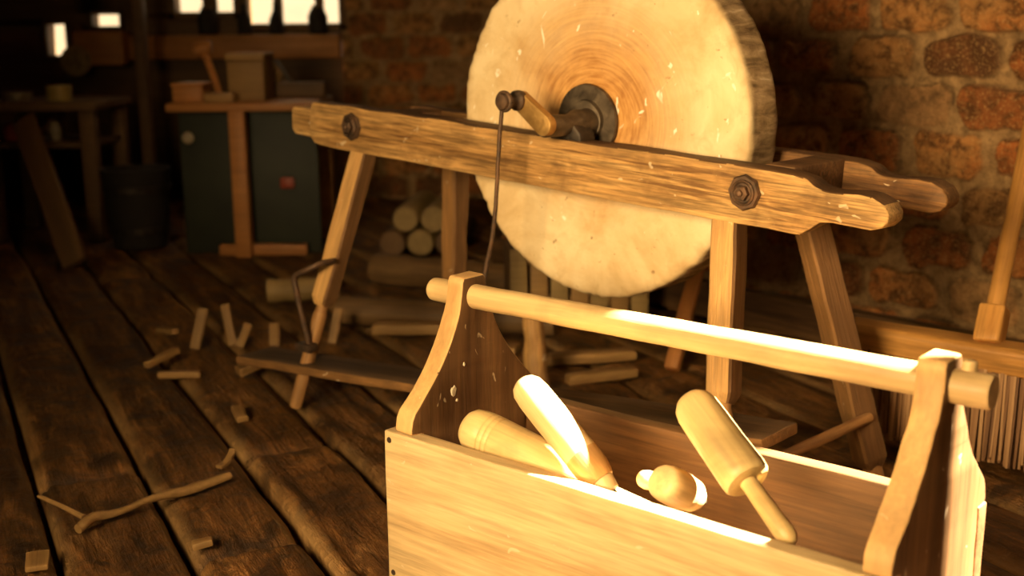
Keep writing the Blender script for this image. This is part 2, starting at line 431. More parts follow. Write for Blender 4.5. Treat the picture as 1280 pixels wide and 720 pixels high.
# ================================================================== THE SETTING
# floor: wide worn boards running away to the left
PY = math.radians(26.7); pd = Vector((-math.sin(PY), math.cos(PY), 0)); pn = Vector((math.cos(PY), math.sin(PY), 0))
def make_floor():
    V_, F_, A_ = [], [], []; base = 0
    W = .1645; rnd = random.Random(3)
    for i in range(-19, 27):
        e0 = .0505+W*i
        s = -4.2 + rnd.random()*1.2
        while s < 6.2:
            ln = 1.0+rnd.random()*1.5
            if i == 0: ln = 1.66 if s > -.2 else ln
            s2 = min(s+ln, 6.3); mid = pd*((s+s2)/2)+pn*(e0+W/2)
            n_ = None
            near = abs(mid.x) < 1.3 and -.2 < mid.y < 3.4
            ds = .011 if near else .08; dn = .0075 if near else .028
            ns = max(2, int((s2-s)/ds)); nn = max(4, int(W/dn))
            S, Q = np.meshgrid(np.linspace(s, s2, ns+1), np.linspace(0, 1, nn+1), indexing='ij')
            gap0 = .0045+.007*vn(S*5, S*0+i, 5); gap1 = .003+.006*vn(S*5, S*0+i+.5, 6)
            # straight-sided board: crowded columns at both arrises
            q = .5-.5*np.cos(Q*PI); q = q*.6+Q*.4
            y = e0+gap0+q*(W-gap0-gap1)
            edge = np.minimum(y-(e0+gap0), e0+W-gap1-y); ee = np.minimum(np.minimum(S-s, s2-S)+.0, 1)
            rad = .013+.012*fb(S*9, S*0+i*3.1+(y > e0+W/2), 8)
            z = -np.clip(1-edge/rad, 0, 1)**2*(.012+.006*vn(S*14, Q*0+i, 12))
            z -= np.clip(1-ee/.012, 0, 1)**2*.012
            z += (fb(S*3.5, y*30, 2+i, 4)-.5)*.011 + (fb(S*16, y*60, 31+i, 3)-.5)*.006
            z -= np.clip(fb(S*2.2, y*55, 77, 3)-.62, 0, 1)*.05
            tilt = (rnd.random()-.5)*.006; z += tilt*(q-.5)-.006+(rnd.random()-.5)*.003
            wear = np.clip(1-edge/(rad*1.0), 0, 1)*np.clip(fb(S*8, y*20, 41, 3)*1.8-.35, 0, 1)
            # close the sides so that gaps are deep and dark
            co_ = np.stack([S, y, z], -1)
            lo = co_[:, :1].copy(); lo[..., 2] = -.05; hi = co_[:, -1:].copy(); hi[..., 2] = -.05
            co_ = np.concatenate([lo, co_, hi], 1); wear = np.concatenate([wear[:, :1]*0, wear, wear[:, :1]*0], 1)
            lo = co_[:1].copy(); lo[..., 2] = -.05; hi = co_[-1:].copy(); hi[..., 2] = -.05
            co_ = np.concatenate([lo, co_, hi], 0); wear = np.concatenate([wear[:1]*0, wear, wear[:1]*0], 0)
            a_, b_ = co_.shape[:2]
            V_.append(co_.reshape(-1, 3)); tone = rnd.random()
            A_.append(np.stack([np.full(a_*b_, tone), wear.reshape(-1)*.8, np.zeros(a_*b_), np.ones(a_*b_)], -1))
            idx = np.arange(a_*b_).reshape(a_, b_)+base
            F_.append(np.stack([idx[:-1, :-1], idx[1:, :-1], idx[1:, 1:], idx[:-1, 1:]], -1).reshape(-1, 4))
            base += a_*b_; s = s2+.002
    # dark ground under the boards
    g = np.array([[-4.5, -3.2, -.05], [6.5, -3.2, -.05], [6.5, 4.6, -.05], [-4.5, 4.6, -.05]]); V_.append(g); A_.append(np.array([[0, 0, 0, 1.]]*4)); F_.append(np.array([[0, 1, 2, 3]])+base)
    grid_obj('floor', np.concatenate(V_), np.concatenate(F_), np.concatenate(A_), 'plank', M['floor'], frame(Vector((0, 0, 0)), pd))
def grid_obj(name, V_, F_, A_, attr, mat, world, kind='structure'):
    me = bpy.data.meshes.new(name)
    me.vertices.add(len(V_)); me.vertices.foreach_set('co', np.asarray(V_, np.float32).ravel())
    F_ = np.asarray(F_, np.int32); me.loops.add(F_.size); me.loops.foreach_set('vertex_index', F_.ravel())
    me.polygons.add(len(F_)); me.polygons.foreach_set('loop_start', np.arange(0, F_.size, 4, dtype=np.int32)); me.polygons.foreach_set('loop_total', np.full(len(F_), 4, np.int32))
    me.polygons.foreach_set('use_smooth', np.ones(len(F_), bool))
    ca = me.attributes.new(attr, 'FLOAT_COLOR', 'POINT'); ca.data.foreach_set('color', np.asarray(A_, np.float32).ravel())
    me.update(); me.validate()
    me.materials.append(mat); o = bpy.data.objects.new(name, me); C.objects.link(o); o.matrix_world = world
    l, q, s = world.decompose(); o.location = l; o.rotation_euler = q.to_euler()
    if kind: o['kind'] = kind
    return o

def brick_wall(name, world, xs, zs, mat, holes=(), BH=.0985, BL=.183, seed=1):
    """relief in the plane XZ, the room on the -Y side"""
    X, Z = np.meshgrid(xs, zs, indexing='ij')
    wx = X+(fb(X*11, Z*14, seed+50, 3)-.5)*.036; wz = Z+(fb(X*9, Z*13, seed+60, 3)-.5)*.026
    row = np.floor(wz/BH); sh = np.mod(row, 2)*.5+hash2(row.astype(np.int64), row.astype(np.int64)*0+3, seed)*.3
    cx = wx/BL+sh; col = np.floor(cx)
    h1 = hash2(col.astype(np.int64), row.astype(np.int64), seed+1); h2 = hash2(col.astype(np.int64), row.astype(np.int64), seed+2); h3 = hash2(col.astype(np.int64), row.astype(np.int64), seed+3)
    lx = (cx-col-.5)*BL; lz = (wz/BH-row-.5)*BH
    hw = BL/2-.012-.008*h1; hh = BH/2-.007-.005*h2; rc = .024
    dx = np.abs(lx)-(hw-rc); dz = np.abs(lz)-(hh-rc)
    sd = np.sqrt(np.clip(dx, 0, None)**2+np.clip(dz, 0, None)**2)+np.minimum(np.maximum(dx, dz), 0)-rc
    sd += (fb(X*30, Z*30, seed+70, 4)-.5)*.019 + np.clip(fb(X*5, Z*6, seed+71, 3)-.5, 0, 1)*.025 - .002
    mask = np.clip(.5-sd/.007, 0, 1); mask = mask*mask*(3-2*mask)
    gone = (h3 > .90); mask = mask*np.where(gone, .35, 1)
    hgt = mask*(.010+.010*h2+(fb(X*22, Z*22, seed+80, 4)-.5)*.014)+(1-mask)*((fb(X*26, Z*26, seed+90, 4)-.5)*.014+.002)
    crack = np.clip(1-np.abs(sd-.003)/.0035, 0, 1)*np.clip(fb(X*7, Z*9, seed+95, 3)*3-1.35, 0, 1)*np.where(lz > 0, 1, .5)
    hgt -= crack*.010
    V_ = np.stack([X, -hgt, Z], -1).reshape(-1, 3)
    tint = np.clip(h1*.9+(fb(X*12, Z*12, seed+99, 3)-.5)*.5, 0, 1)
    A_ = np.stack([mask, tint, crack*.8, np.ones_like(mask)], -1).reshape(-1, 4)
    a_, b_ = X.shape; idx = np.arange(a_*b_).reshape(a_, b_)
    F_ = np.stack([idx[:-1, :-1], idx[1:, :-1], idx[1:, 1:], idx[:-1, 1:]], -1)
    keep = np.ones(F_.shape[:2], bool); cxm = (X[:-1, :-1]+X[1:, 1:])/2; czm = (Z[:-1, :-1]+Z[1:, 1:])/2
    for (x0, x1, z0, z1) in holes: keep &= ~((cxm > x0) & (cxm < x1) & (czm > z0) & (czm < z1))
    return grid_obj(name, V_, F_[keep], A_, 'brick', mat, world)
def seq(*segs):
    out = []
    for a, b_, d in segs: out += list(np.arange(a, b_-d*.5, d))
    return np.array(out+[segs[-1][1]])

make_floor()
YW = math.radians(40.0)                                     # right wall runs towards the lower right
wd = Vector((math.sin(YW), -math.cos(YW), 0)); wn = Vector((-wd.y, wd.x, 0))*-1     # wn points into the room
WP = Vector((.64, 2.75, 0))
if wn.dot(Vector((0, 0, 0))-WP) < 0: wn = -wn
wall_m = Matrix((wd, -wn, Vector((0, 0, 1)))).transposed().to_4x4(); wall_m.translation = WP
HT = 3.1; T0 = -1.03; T1 = 5.02
W1 = (1.70, 2.50, 1.75, 2.75)                              # the high window the sun comes through
brick_wall('wall_right', wall_m, seq((T0, -.4, .012), (-.4, .75, .0042), (.75, W1[0], .03), (W1[0], W1[1], .05), (W1[1], T1, .06)),
           seq((-.05, .86, .0042), (.86, W1[2], .03), (W1[2], W1[3], .05), (W1[3], HT, .06)), M['brick'], [W1])
# window 1 in that wall: timber frame, one mullion, glass
def window(nm, world, x0, x1, z0, z1, bars_x=(), bars_z=(), fw=.035, depth=.12, bw=.011):
    f = bmesh.new()
    for b_ in (box(x0, x1, -.02, depth, z0, z0+fw, .004), box(x0, x1, -.02, depth, z1-fw, z1, .004), box(x0, x0+fw, -.02, depth, z0, z1, .004), box(x1-fw, x1, -.02, depth, z0, z1, .004)): join(f, b_)
    for x in bars_x: join(f, box(x-bw, x+bw, .03, .06, z0, z1, .003))
    for z in bars_z: join(f, box(x0, x1, .03, .06, z-.011, z+.011, .003))
    o = struct(nm, f, M['bench'], world)
    obj('glass_pane', box(x0+.01, x1-.01, .043, .047, z0+.01, z1-.01, 0), M['glass'], o, world)
    return o
w1o = window('window_1', wall_m, W1[0]-.035, W1[1]+.035, W1[2]-.035, W1[3]+.035)
obj('centre_post', box(2.08, 2.18, -.01, .08, W1[2], W1[3], .006), M['bench'], w1o, wall_m)
# timber skirting along that wall
struct('baseboard_right', box(T0, T1, -.055, .0, .0, .085, .008, 3, .05, .004, 9), M['bench'], wall_m)

# short return wall behind the grindstone, then the far wall
E0 = WP+wd*-.985; YF = 5.1
ret_m = Matrix((Vector((0, 1, 0)), Vector((1, 0, 0)), Vector((0, 0, 1)))).transposed().to_4x4(); ret_m.translation = Vector((E0.x, E0.y, 0))
def slab(name, a, b_, z0, z1, th, mat):       # plain wall from a to b, thickness to the right of a->b
    a = Vector((*a, 0)); b_ = Vector((*b_, 0)); L = (b_-a).length
    return struct(name, box(0, L, 0, th, z0, z1, 0), mat, frame(a, b_-a))
slab('wall_corner', (E0.x, YF+.1), (E0.x, E0.y-.02), -.05, HT, .12, M['plaster'])
far_m = Matrix.Translation((0, YF, 0))
XB = at(428, 40, YF).x
brick_wall('wall_back', far_m, seq((XB, E0.x+.02, .012)), seq((-.05, 1.3, .012), (1.3, HT, .05)), M['brick_far'], BH=.0985, BL=.2, seed=23)
# boarded part of the far wall with the workshop windows
def far_wall():
    bm = bmesh.new(); XL = -2.9
    x_a, x_m, x_b = at(216, 0, YF).x, at(301, 0, YF).x, XB-.0
    holes = [(x_m+.02, x_b, .735, 1.75), (x_a, x_m-.02, .785, 1.75), (at(112, 0, YF).x, at(150, 0, YF).x, .735, .795), (at(54, 0, YF).x, at(81, 0, YF).x, .615, .755)]
    xs = sorted({XL, XB, *[h[0] for h in holes], *[h[1] for h in holes]}); zz = sorted({-.05, HT, *[h[2] for h in holes], *[h[3] for h in holes]})
    for x0, x1 in zip(xs, xs[1:]):
        for z0, z1 in zip(zz, zz[1:]):
            cx, cz = (x0+x1)/2, (z0+z1)/2
            if any(h[0] < cx < h[1] and h[2] < cz < h[3] for h in holes): continue
            join(bm, box(x0, x1, 0, .1, z0, z1, 0))
    bmesh.ops.remove_doubles(bm, verts=bm.verts, dist=1e-4)
    struct('wall_far', bm, M['bench'], far_m)
    return holes
FH = far_wall()
def bars(f, *px):
    return [at(p, 0, YF).x for p in px]
h = FH[0]; window('window_2', far_m, h[0]-.02, h[1]+.02, h[2]-.02, h[3]+.02, bars(0, 345, 397), [1.05, 1.4], .03, .08, .018)
h = FH[1]; window('window_5', far_m, h[0]-.02, h[1]+.02, h[2]-.02, h[3]+.02, bars(0, 259), [1.05, 1.4], .03, .08, .03)
h = FH[2]; window('window_3', far_m, h[0]-.012, h[1]+.012, h[2]-.012, h[3]+.012, (), (), .018, .06)
h = FH[3]; window('window_4', far_m, h[0]-.012, h[1]+.012, h[2]-.012, h[3]+.012, (), (), .018, .06)
slab('wall_left', (-2.9, -1.2), (-2.9, YF), -.05, HT, -.1, M['plaster'])
slab('wall_front', (4.1, -1.2), (-2.9, -1.2), -.05, HT, -.1, M['plaster'])
e1 = WP+wd*T1
struct('ceiling', prism([(-3.0, -1.3), (e1.x, -1.3), (e1.x, e1.y), (E0.x, E0.y), (E0.x, YF+.1), (-3.0, YF+.1)], HT, HT+.08, 'XY', 0), M['bench'])
# timber rail under the workshop windows, and a post
b0, b1 = at(150, 45, YF), at(428, 45, YF)
struct('trim_1', box(b0.x, b1.x, -.10, .0, .60, .70, .01, 2), M['orange_dim'] if 'orange_dim' in M else M['orange_wood'], far_m)
struct('trim_2', box(at(88, 40, 4.9).x, at(150, 40, 4.9).x, -.04, .06, .58, .72, .01, 2), M['orange_wood'], Matrix.Translation((0, 4.95, 0)))
p0 = at(187, 200, 4.6)
struct('trim_3', box(p0.x-.02, p0.x+.02, -.03, .03, 0, HT, .006), M['bench'], Matrix.Translation((0, 4.6, 0)))

# ================================================================== GRINDSTONE
TH = math.radians(48.38)-PI/2; TILT = .0648
GC = Vector((.1347, 1.9215, .5561))
ga0 = Vector((math.cos(TH), math.sin(TH), 0)); gu = Vector((-math.sin(TH), math.cos(TH), 0)); up = Vector((0, 0, 1))
ga = ga0*math.cos(TILT)-up*math.sin(TILT); gk = up*math.cos(TILT)+ga0*math.sin(TILT)
GM = Matrix((ga, gu, gk)).transposed().to_4x4(); GM.translation = GC
def G(s, v, k): return GM @ Vector((s, v, k))
GB = Vector((GC.x, GC.y, 0))
def G0(s, v, z): return GB+ga0*s+gu*v+up*z
GF = -.0771; GW = .1955; RT = .046
gr = thing('treadle_grindstone', 'big round cream grindstone in a weathered wooden treadle frame', 'grindstone', GB, TH)
# the stone
def stone():
    R, T = .2885, .084; nseg = 200
    prof = [(0.0, .0)]                          # (r, y)
    prof = [(.02, 0)]+[(.02+(R-.02)*i/30, 0) for i in range(1, 30)]+[(R-.008, .0), (R-.003, .001), (R, .004)]
    prof += [(R+.001, .004+(T-.008)*i/10) for i in range(1, 10)]+[(R, T-.004), (R-.006, T)]+[(R*(1-i/6)+.003, T) for i in range(1, 6)]
    bm = bmesh.new(); rings = []
    for r, y in prof:
        ring = []
        for i in range(nseg):
            a = 2*PI*i/nseg; c, s = math.cos(a), math.sin(a)
            p = Vector((r*c, y, r*s)); rr, yy = r, y
            if r > .2:
                w = min(1, (r-.2)/.088)**2
                rr += w*(mnoise.noise(Vector((c*3, s*3, 1)))*.0025+mnoise.noise(Vector((c*14, y*18, s*14)))*.0016+mnoise.noise(Vector((c*45, y*60, s*45)))*.0022)
                yy += w*mnoise.noise(Vector((c*20, 5, s*20)))*.002*(1 if y < T/2 else -1)
            # chips out of the front arris, deeper along the bottom
            if r > R-.02 and y < .01:
                ch = max(0, mnoise.noise(Vector((c*16, 2, s*16)))-.15)
                rr -= ch*.005; yy += ch*.004*(1.8 if s < -.3 else 1)
            ring.append(bm.verts.new((rr*c, yy+mnoise.noise(p*22)*.0009, rr*s)))
        rings.append(ring)
    for A, B in zip(rings, rings[1:]):
        for i in range(nseg): bm.faces.new((A[i], B[i], B[(i+1) % nseg], A[(i+1) % nseg]))
    bm.faces.new(rings[0]); bm.faces.new(rings[-1])
    return bm
obj('grinding_stone', stone(), M['stone'], gr, GM, 60)
# rails
def spline2(pts, n): return [(p.x, p.y) for p in curve([(a, b_, 0) for a, b_ in pts], n)]
top = -.0225; bot = -.1045
front_poly = [(-.625, top-.004), (-.615, top), (-.3, top+.002), (0, top), (.3, top+.001), (.405, top)]
front_poly += spline2([(.405, top), (.425, top-.004), (.440, top-.013), (.462, top-.0165), (.5, top-.013)], 16)[1:]
front_poly += [(.520, top-.014), (.538, top-.022), (.547, top-.034), (.547, top-.045), (.538, -.077), (.524, -.0815), (.47, -.080), (.452, -.083), (.432, -.097), (.422, bot+.001)]
front_poly += [(.41, bot), (.2, bot), (-.2, bot-.001), (-.55, bot), (-.615, bot+.002), (-.627, bot+.012), (-.630, -.06)]
def rail_mesh(poly, y0, seed): return prism(poly, y0, y0+RT, 'XZ', .0035, 3, .03, .0022, 16, seed)
obj('rail', faces_to(rail_mesh(front_poly[::-1], GF, 1.3), (0, 0, 1)), [M['rail'], M['shade_dark_oak']], gr, GM, 50, label='pale front rail')
tipbm = prism([(-.70, -.046), (-.692, -.039), (-.60, -.036), (-.60, -.095), (-.69, -.095), (-.70, -.086)], GF+.012, GF+RT, 'XZ', .005, 3, .03, .002, 16, 4)
obj('rail_tip', tipbm, M['rail'], gr, GM, 50)
back_poly = [(a if a > -.5 else a+.07, b_-(.012 if a < 0 else 0)) for a, b_ in front_poly]
obj('rail', faces_to(rail_mesh(back_poly[::-1], GF+GW, 5.1), (0, 0, 1)), [M['rail_dark'], M['shade_dark_oak']], gr, GM, 50, label='dark back rail')
# cross bars and bearings between / on the rails
for s0, s1, k0, k1 in ((-.53, -.465, -.095, -.035), (.335, .385, -.095, -.02)):
    obj('cross_bar', box(s0, s1, GF+RT-.004, GF+GW+.004, k0, k1, .004, 2, .03, .0015), M['shade_dark_oak'], gr, GM)
for y0 in (GF+.004, GF+GW+.004):
    obj('axle_bearing', prism([(-.034, top-.002), (-.03, top+.012), (-.014, .004), (.014, .004), (.03, top+.012), (.034, top-.002)], y0, y0+RT-.008, 'XZ', .003, 2), M['iron_dark'], gr, GM)
# bolts
def bolt():
    pl = lathe([(0, 0), (0, .024), (.004, .0265), (.008, .024), (.008, 0)], 8)
    j = lathe([(.006, .0), (.006, .019), (.011, .0185), (.0125, .0165), (.011, .0145), (.009, .0135), (.009, 0)], 24); join(pl, j)
    nut = lathe([(.008, 0), (.008, .0115), (.016, .0115), (.0175, .009), (.0175, 0)], 6); join(pl, nut)
    join(pl, lathe([(.017, 0), (.017, .0055), (.021, .005), (.0225, .003), (.023, 0)], 12))
    roughen(pl, .0006, 90); return pl
for s, k in ((-.504, -.058), (.334, -.058)):
    obj('bolt', bolt(), M['iron'], gr, GM @ Matrix.Translation((s, GF+.002, k)) @ Matrix.Rotation(-PI/2, 4, 'Z'), 30)
for s, k in ((-.49, -.06), (.345, -.058)):
    obj('bolt', bolt(), M['iron'], gr, GM @ Matrix.Translation((s, GF+GW+RT-.002, k)) @ Matrix.Rotation(PI/2, 4, 'Z'), 30)
# hub plates, axle, crank
hubp = lathe([(0, 0), (0, .058), (-.004, .0605), (-.008, .059), (-.0085, .03), (-.0085, 0)], 48)
join(hubp, lathe([(-.006, 0), (-.006, .036), (-.016, .034), (-.018, .026), (-.018, 0)], 32))
roughen(hubp, .0012, 40)
obj('hub_plate', hubp, M['hub'], gr, GM @ Matrix.Translation((-.008, -.001, .001)) @ Matrix.Rotation(PI/2, 4, 'Z'), 40)
obj('hub_plate', lathe([(0, 0), (0, .058), (.006, .06), (.01, .05), (.01, 0)], 40), M['hub'], gr, GM @ Matrix.Translation((0, .083, 0)) @ Matrix.Rotation(PI/2, 4, 'Z'), 40)
ax_prof = [(-.128, 0), (-.128, .0150), (-.124, .017), (-.085, .0175), (-.07, .0165), (-.055, .019), (-.045, .023), (-.03, .022), (-.012, .025), (.09, .022), (.17, .017), (.20, .016), (.203, 0)]
obj('axle', lathe(ax_prof, 28, rough=.0008, freq=50), M['hub'], gr, GM @ Matrix.Rotation(PI/2, 4, 'Z'), 40)
# crank arm: flat bar with round ends from the axle to the pin
A0, A1 = Vector((.006, .004)), Vector((-.046, .037))
def crank_poly(r0=.0165, r1=.0145):
    d = (A1-A0).normalized(); ang = math.atan2(d.y, d.x); p = []
    for i in range(13): a = ang+PI/2+PI*i/12; p.append((A0.x+r0*math.cos(a), A0.y+r0*math.sin(a)))
    for i in range(13): a = ang-PI/2+PI*i/12; p.append((A1.x+r1*math.cos(a), A1.y+r1*math.sin(a)))
    return p
obj('crank_arm', prism(crank_poly(), -.137, -.121, 'XZ', .0018, 2), M['bronze'], gr, GM, 40, label='worn bronze-coloured crank arm')
pin = lathe([(-.003, 0), (-.003, .0145), (.004, .016), (.012, .0155), (.016, .011), (.022, .0085), (.031, .0085), (.033, .0125), (.042, .0135), (.046, .0115), (.047, .006), (.0485, 0)], 24, rough=.0006, freq=70)
obj('crank_pin', pin, M['iron'], gr, GM @ Matrix.Translation((A1.x, -.130, A1.y)) @ Matrix.Rotation(-PI/2, 4, 'Z'), 40)
# connecting rod: eye on the pin, thin wire, slightly kinked lower down
VR = -.130-.038
rp = [(-.050, .024), (-.053, -.02), (-.0545, -.075), (-.056, -.13), (-.060, -.175), (-.068, -.215), (-.076, -.258), (-.086, -.32), (-.094, -.40), (-.098, -.425)]
eye = tube([(A1.x+.013*math.cos(a), VR, A1.y+.013*math.sin(a)) for a in [2*PI*i/24 for i in range(25)]], .004, 10)
rod = tube(curve([(s, VR, k) for s, k in rp], 50), lambda t: .0034+.0016*(t > .5)*min(1, (t-.5)*6), 12)
join(eye, rod); roughen(eye, .0006, 60)
obj('connecting_rod', eye, M['iron'], gr, GM, 60)

# legs: square upper part with chamfered end, turned peg foot
def leg(top_, foot, frac, wid, mat, seed, twist=0.0, lab=None):
    """legs taper a little; local X runs from top to foot"""
    d = foot-top_; L = d.length; xh = d.normalized()
    f = Matrix.Rotation(twist, 4, 'Z') @ ga0.to_4d(); yref = Vector(f[:3])
    z = xh.cross(yref).normalized(); y = z.cross(xh)
    m = Matrix((xh, y, z)).transposed().to_4x4(); m.translation = top_
    hw = wid/2; bm = bmesh.new(); rings = []
    ls = L*frac
    st = [(-.02, .98), (0, 1), (ls*.25, 1.02), (ls*.5, 1.0), (ls*.8, .99), (ls-.016, .97), (ls-.003, .70), (ls, .62)]
    for x, k in st:
        h_ = hw*k; c = .0035*k
        pts = [(h_, h_-c), (h_-c, h_), (-h_+c, h_), (-h_, h_-c), (-h_, -h_+c), (-h_+c, -h_), (h_-c, -h_), (h_, -h_+c)]
        rings.append([bm.verts.new((x, a, b_)) for a, b_ in pts])
    for A, B in zip(rings, rings[1:]):
        for i in range(8): bm.faces.new((A[i], B[i], B[(i+1) % 8], A[(i+1) % 8]))
    bm.faces.new(rings[0]); bm.faces.new(rings[-1]); cutx(bm, .02, 0); roughen(bm, .0018, 14, seed, .0004, 60)
    faces_to(bm, m.to_3x3().inverted() @ ga0, .6)  # right-hand faces take the darker oak as painted shade
    o = obj('leg', bm, [mat, M['shade_dark_oak']], gr, m, 24, label=lab)
    pg = lathe([(ls-.006, hw*.62), (ls+.004, hw*.55), (ls+.010, hw*.60), (ls+.016, hw*.70), (ls+.03, hw*.74), (ls+(L-ls)*.5, hw*.72), (L-.02, hw*.66), (L-.004, hw*.62), (L+.0, hw*.5)], 18, rough=.001, freq=30, seed=seed)
    obj('foot_peg', pg, M['peg'], o, m, 50)
    return o
leg(G(-.492, GF+.021, -.10), G0(-.566, -.195, .0), .60, .038, M['leg'], 1, .15)
leg(G(.300, GF+.022, -.10), G0(.374, -.195, .0), .585, .041, M['leg'], 2, .05)
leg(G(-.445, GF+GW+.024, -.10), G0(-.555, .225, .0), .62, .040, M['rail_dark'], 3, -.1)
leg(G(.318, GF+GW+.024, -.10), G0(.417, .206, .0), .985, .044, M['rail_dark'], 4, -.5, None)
# stretcher between the right-hand legs
pa, pb = G0(.415, .185, .095), G0(.362, -.17, .075)
obj('stretcher', lathe(rod_prof((pb-pa).length, .0085, .0095, 14), 16, rough=.001, freq=40), M['peg'], gr, frame(pa, pb-pa))
# treadle board hung in front, rising to the right; iron hook on the left leg
t0, t1 = G0(-.745, 0, .072), G0(.440, 0, .169)
tdir = (t1-t0); tl = tdir.length
tm = frame(t0, tdir)
tb = box(0, tl, -.2, -.105, -.017, .0, .003, 2, .04, .0018, 14)
obj('treadle_board', faces_to(tb, (0, 0, 1)), [M['rail_dark'], M['treadle']], gr, tm, 50)  # top faces darkened by colour to look shaded
lip = tube(curve([(tl-.004, -.2, -.004), (tl+.004, -.195, .012), (tl+.006, -.185, .018)], 8), .004, 8)
def LP(px, py, v): return on_plane(px, py, GC+gu*v, gu)
hk = [LP(418, 326, -.135), LP(402, 329, -.165), LP(384, 337, -.185), LP(369, 346, -.19), LP(370, 362, -.19), LP(377, 392, -.185), LP(384, 420, -.18), LP(387, 441, -.178)]
hkb = tube(curve(hk, 42), .0058, 12); roughen(hkb, .001, 60)
obj('treadle_hook', hkb, M['iron'], gr, None, 60)
pl = box(-.02, .02, -.014, .014, -.003, .012, .004, 2); roughen(pl, .001, 60)
q = LP(383, 436, -.178)
obj('hook_plate', pl, M['iron'], gr, frame(q, ga0))

# ================================================================== TOOLBOX
BT = math.radians(49.11)-PI/2
BO = Vector((-.1648, 1.4177, 0)); ba = Vector((math.cos(BT), math.sin(BT), 0)); bu = Vector((-math.sin(BT), math.cos(BT), 0))
BM_ = Matrix((ba, bu, up)).transposed().to_4x4(); BM_.translation = BO
BL_, BW, BH_ = .667, .2494, .2086; HZ = .3666
def B(s, v, z): return BM_ @ Vector((s, v, z))
def BV(px, py, v): return on_plane(px, py, BO+bu*v, bu)
tbx = thing('toolbox', 'open wooden toolbox with a long round carrying handle, standing in front of the grindstone', 'toolbox', BO, BT)
obj('front_board', box(0, BL_, 0, .023, .002, BH_, .0028, 3, .03, .0009, 14, 2), M['box_front'], tbx, BM_, 50)
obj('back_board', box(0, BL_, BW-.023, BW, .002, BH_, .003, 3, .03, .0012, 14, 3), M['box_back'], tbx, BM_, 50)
obj('bottom_board', box(.02, BL_-.02, .0235, BW-.0235, .002, .016, .001), M['box_back'], tbx, BM_)
cv = BW/2
half = [(.121, BH_+.0015), (.1215, .2165), (.119, .2275)] + spline2([(.114, .2365), (.085, .2655), (.057, .299), (.034, .340), (.0245, .372), (.0225, .388)], 20) + [(.019, .394)]
prof_e = [(cv-.1005, .010), (cv-.1005, BH_-.001)] + [(cv-a, z) for a, z in half] + [(cv+a, z) for a, z in half[::-1]] + [(cv+.1005, BH_-.001), (cv+.1005, .010)]
def endboard(s0, s1, seed):
    bm = prism(prof_e, s0, s1, 'YZ', .0032, 3, 0)
    bmesh.ops.triangulate(bm, faces=[f for f in bm.faces if len(f.verts) > 4])
    cutx(bm, .02, 2); roughen(bm, .0014, 20, seed, .0007, 70)
    # narrow worn edges show paler end grain
    bm.normal_update()
    for f in bm.faces:
        if abs(f.normal.x) < .75: f.material_index = 1
    return bm
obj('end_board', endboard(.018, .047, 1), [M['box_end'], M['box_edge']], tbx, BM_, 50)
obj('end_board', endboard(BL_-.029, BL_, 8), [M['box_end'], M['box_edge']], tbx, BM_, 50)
hl = BL_+.034+.037
hp = rod_prof(hl, .0158, .0168, 40, .010, 0); hp = hp[:-1]+[(hl-.002, .0168), (hl, .0155), (hl, .013), (hl-.001, 0)]
obj('carrying_handle', lathe(hp, 28, rough=.0011, freq=16, seed=3), M['handle'], tbx, BM_ @ Matrix.Translation((-.034, cv, HZ)), 50)
pk = B(BL_+.011, cv+.006, HZ+.012)
obj('handle_peg', lathe(rod_prof(.014, .0075, .007, 3, 0, .002), 14, rough=.0006, freq=60), M['handle'], tbx, frame(pk, (.1, .0, 1)))
for s, z in ((.010, .197), (.010, .016), (BL_-.012, .195), (BL_-.012, .016)):
    obj('nail', lathe([(0, 0), (0, .0042), (.0012, .0038), (.0016, 0)], 14), M['nail'], tbx, BM_ @ Matrix.Translation((s, .0006, z)) @ Matrix.Rotation(-PI/2, 4, 'Z'))
# splash of old paint on the inner face of the left end board
def splat(seed, r):
    bm = bmesh.new(); rr = random.Random(seed)
    ring = [bm.verts.new((0, r*(.7+.5*rr.random())*math.cos(2*PI*i/14)*.75, r*(.7+.5*rr.random())*math.sin(2*PI*i/14))) for i in range(14)]
    top_ = [bm.verts.new((.0009, v.co.y*.8, v.co.z*.8)) for v in ring]
    for i in range(14): bm.faces.new((ring[i], ring[(i+1) % 14], top_[(i+1) % 14], top_[i]))
    bm.faces.new(top_); return bm
for px, py, r, sd in ((567, 489, .0078, 1), (571, 500, .0025, 2), (580, 455, .0028, 4)):
    q = on_plane(px, py, BO+ba*.0475, ba)
    obj('paint_spot', splat(sd, r), M['paint'], tbx, Matrix.Translation(q) @ Matrix.Rotation(BT, 4, 'Z'))

# ---- tools lying in the box
def turned(name, label, cat, p0, p1, parts):
    """parts: (name, profile along the axis, material[, label])"""
    fm = frame(p0, p1-p0)
    t = thing(name, label, cat, p0); t.rotation_euler = fm.to_euler()
    for q_ in parts:
        obj(q_[0], lathe(q_[1], 32, rough=q_[3] if len(q_) > 3 else .0005, freq=24), q_[2], t, fm, 50)
    return t
# A: thick mallet with turned grooves
pA, pB = BV(598, 539, .062), BV(725, 601, .072)
turned('turned_mallet', 'thick turned mallet with grooves round its domed end, lying against the toolbox front', 'mallet', pA-(pB-pA)*.0, pB, [
    ('mallet_head', [(-.018, 0), (-.0175, .013), (-.015, .021), (-.008, .0262), (.004, .0285), (.016, .029), (.0175, .0278), (.0195, .029), (.0235, .029), (.025, .0278), (.027, .029), (.031, .029), (.0325, .0278), (.035, .0288), (.07, .0285), (.12, .0265), (.16, .0235), (.18, .022), (.183, .018), (.183, 0)], M['mallet_yellow']),
    ('mallet_handle', [(.182, 0), (.182, .013), (.20, .0125), (.26, .014), (.265, .010), (.266, 0)], M['mallet_pale'])])
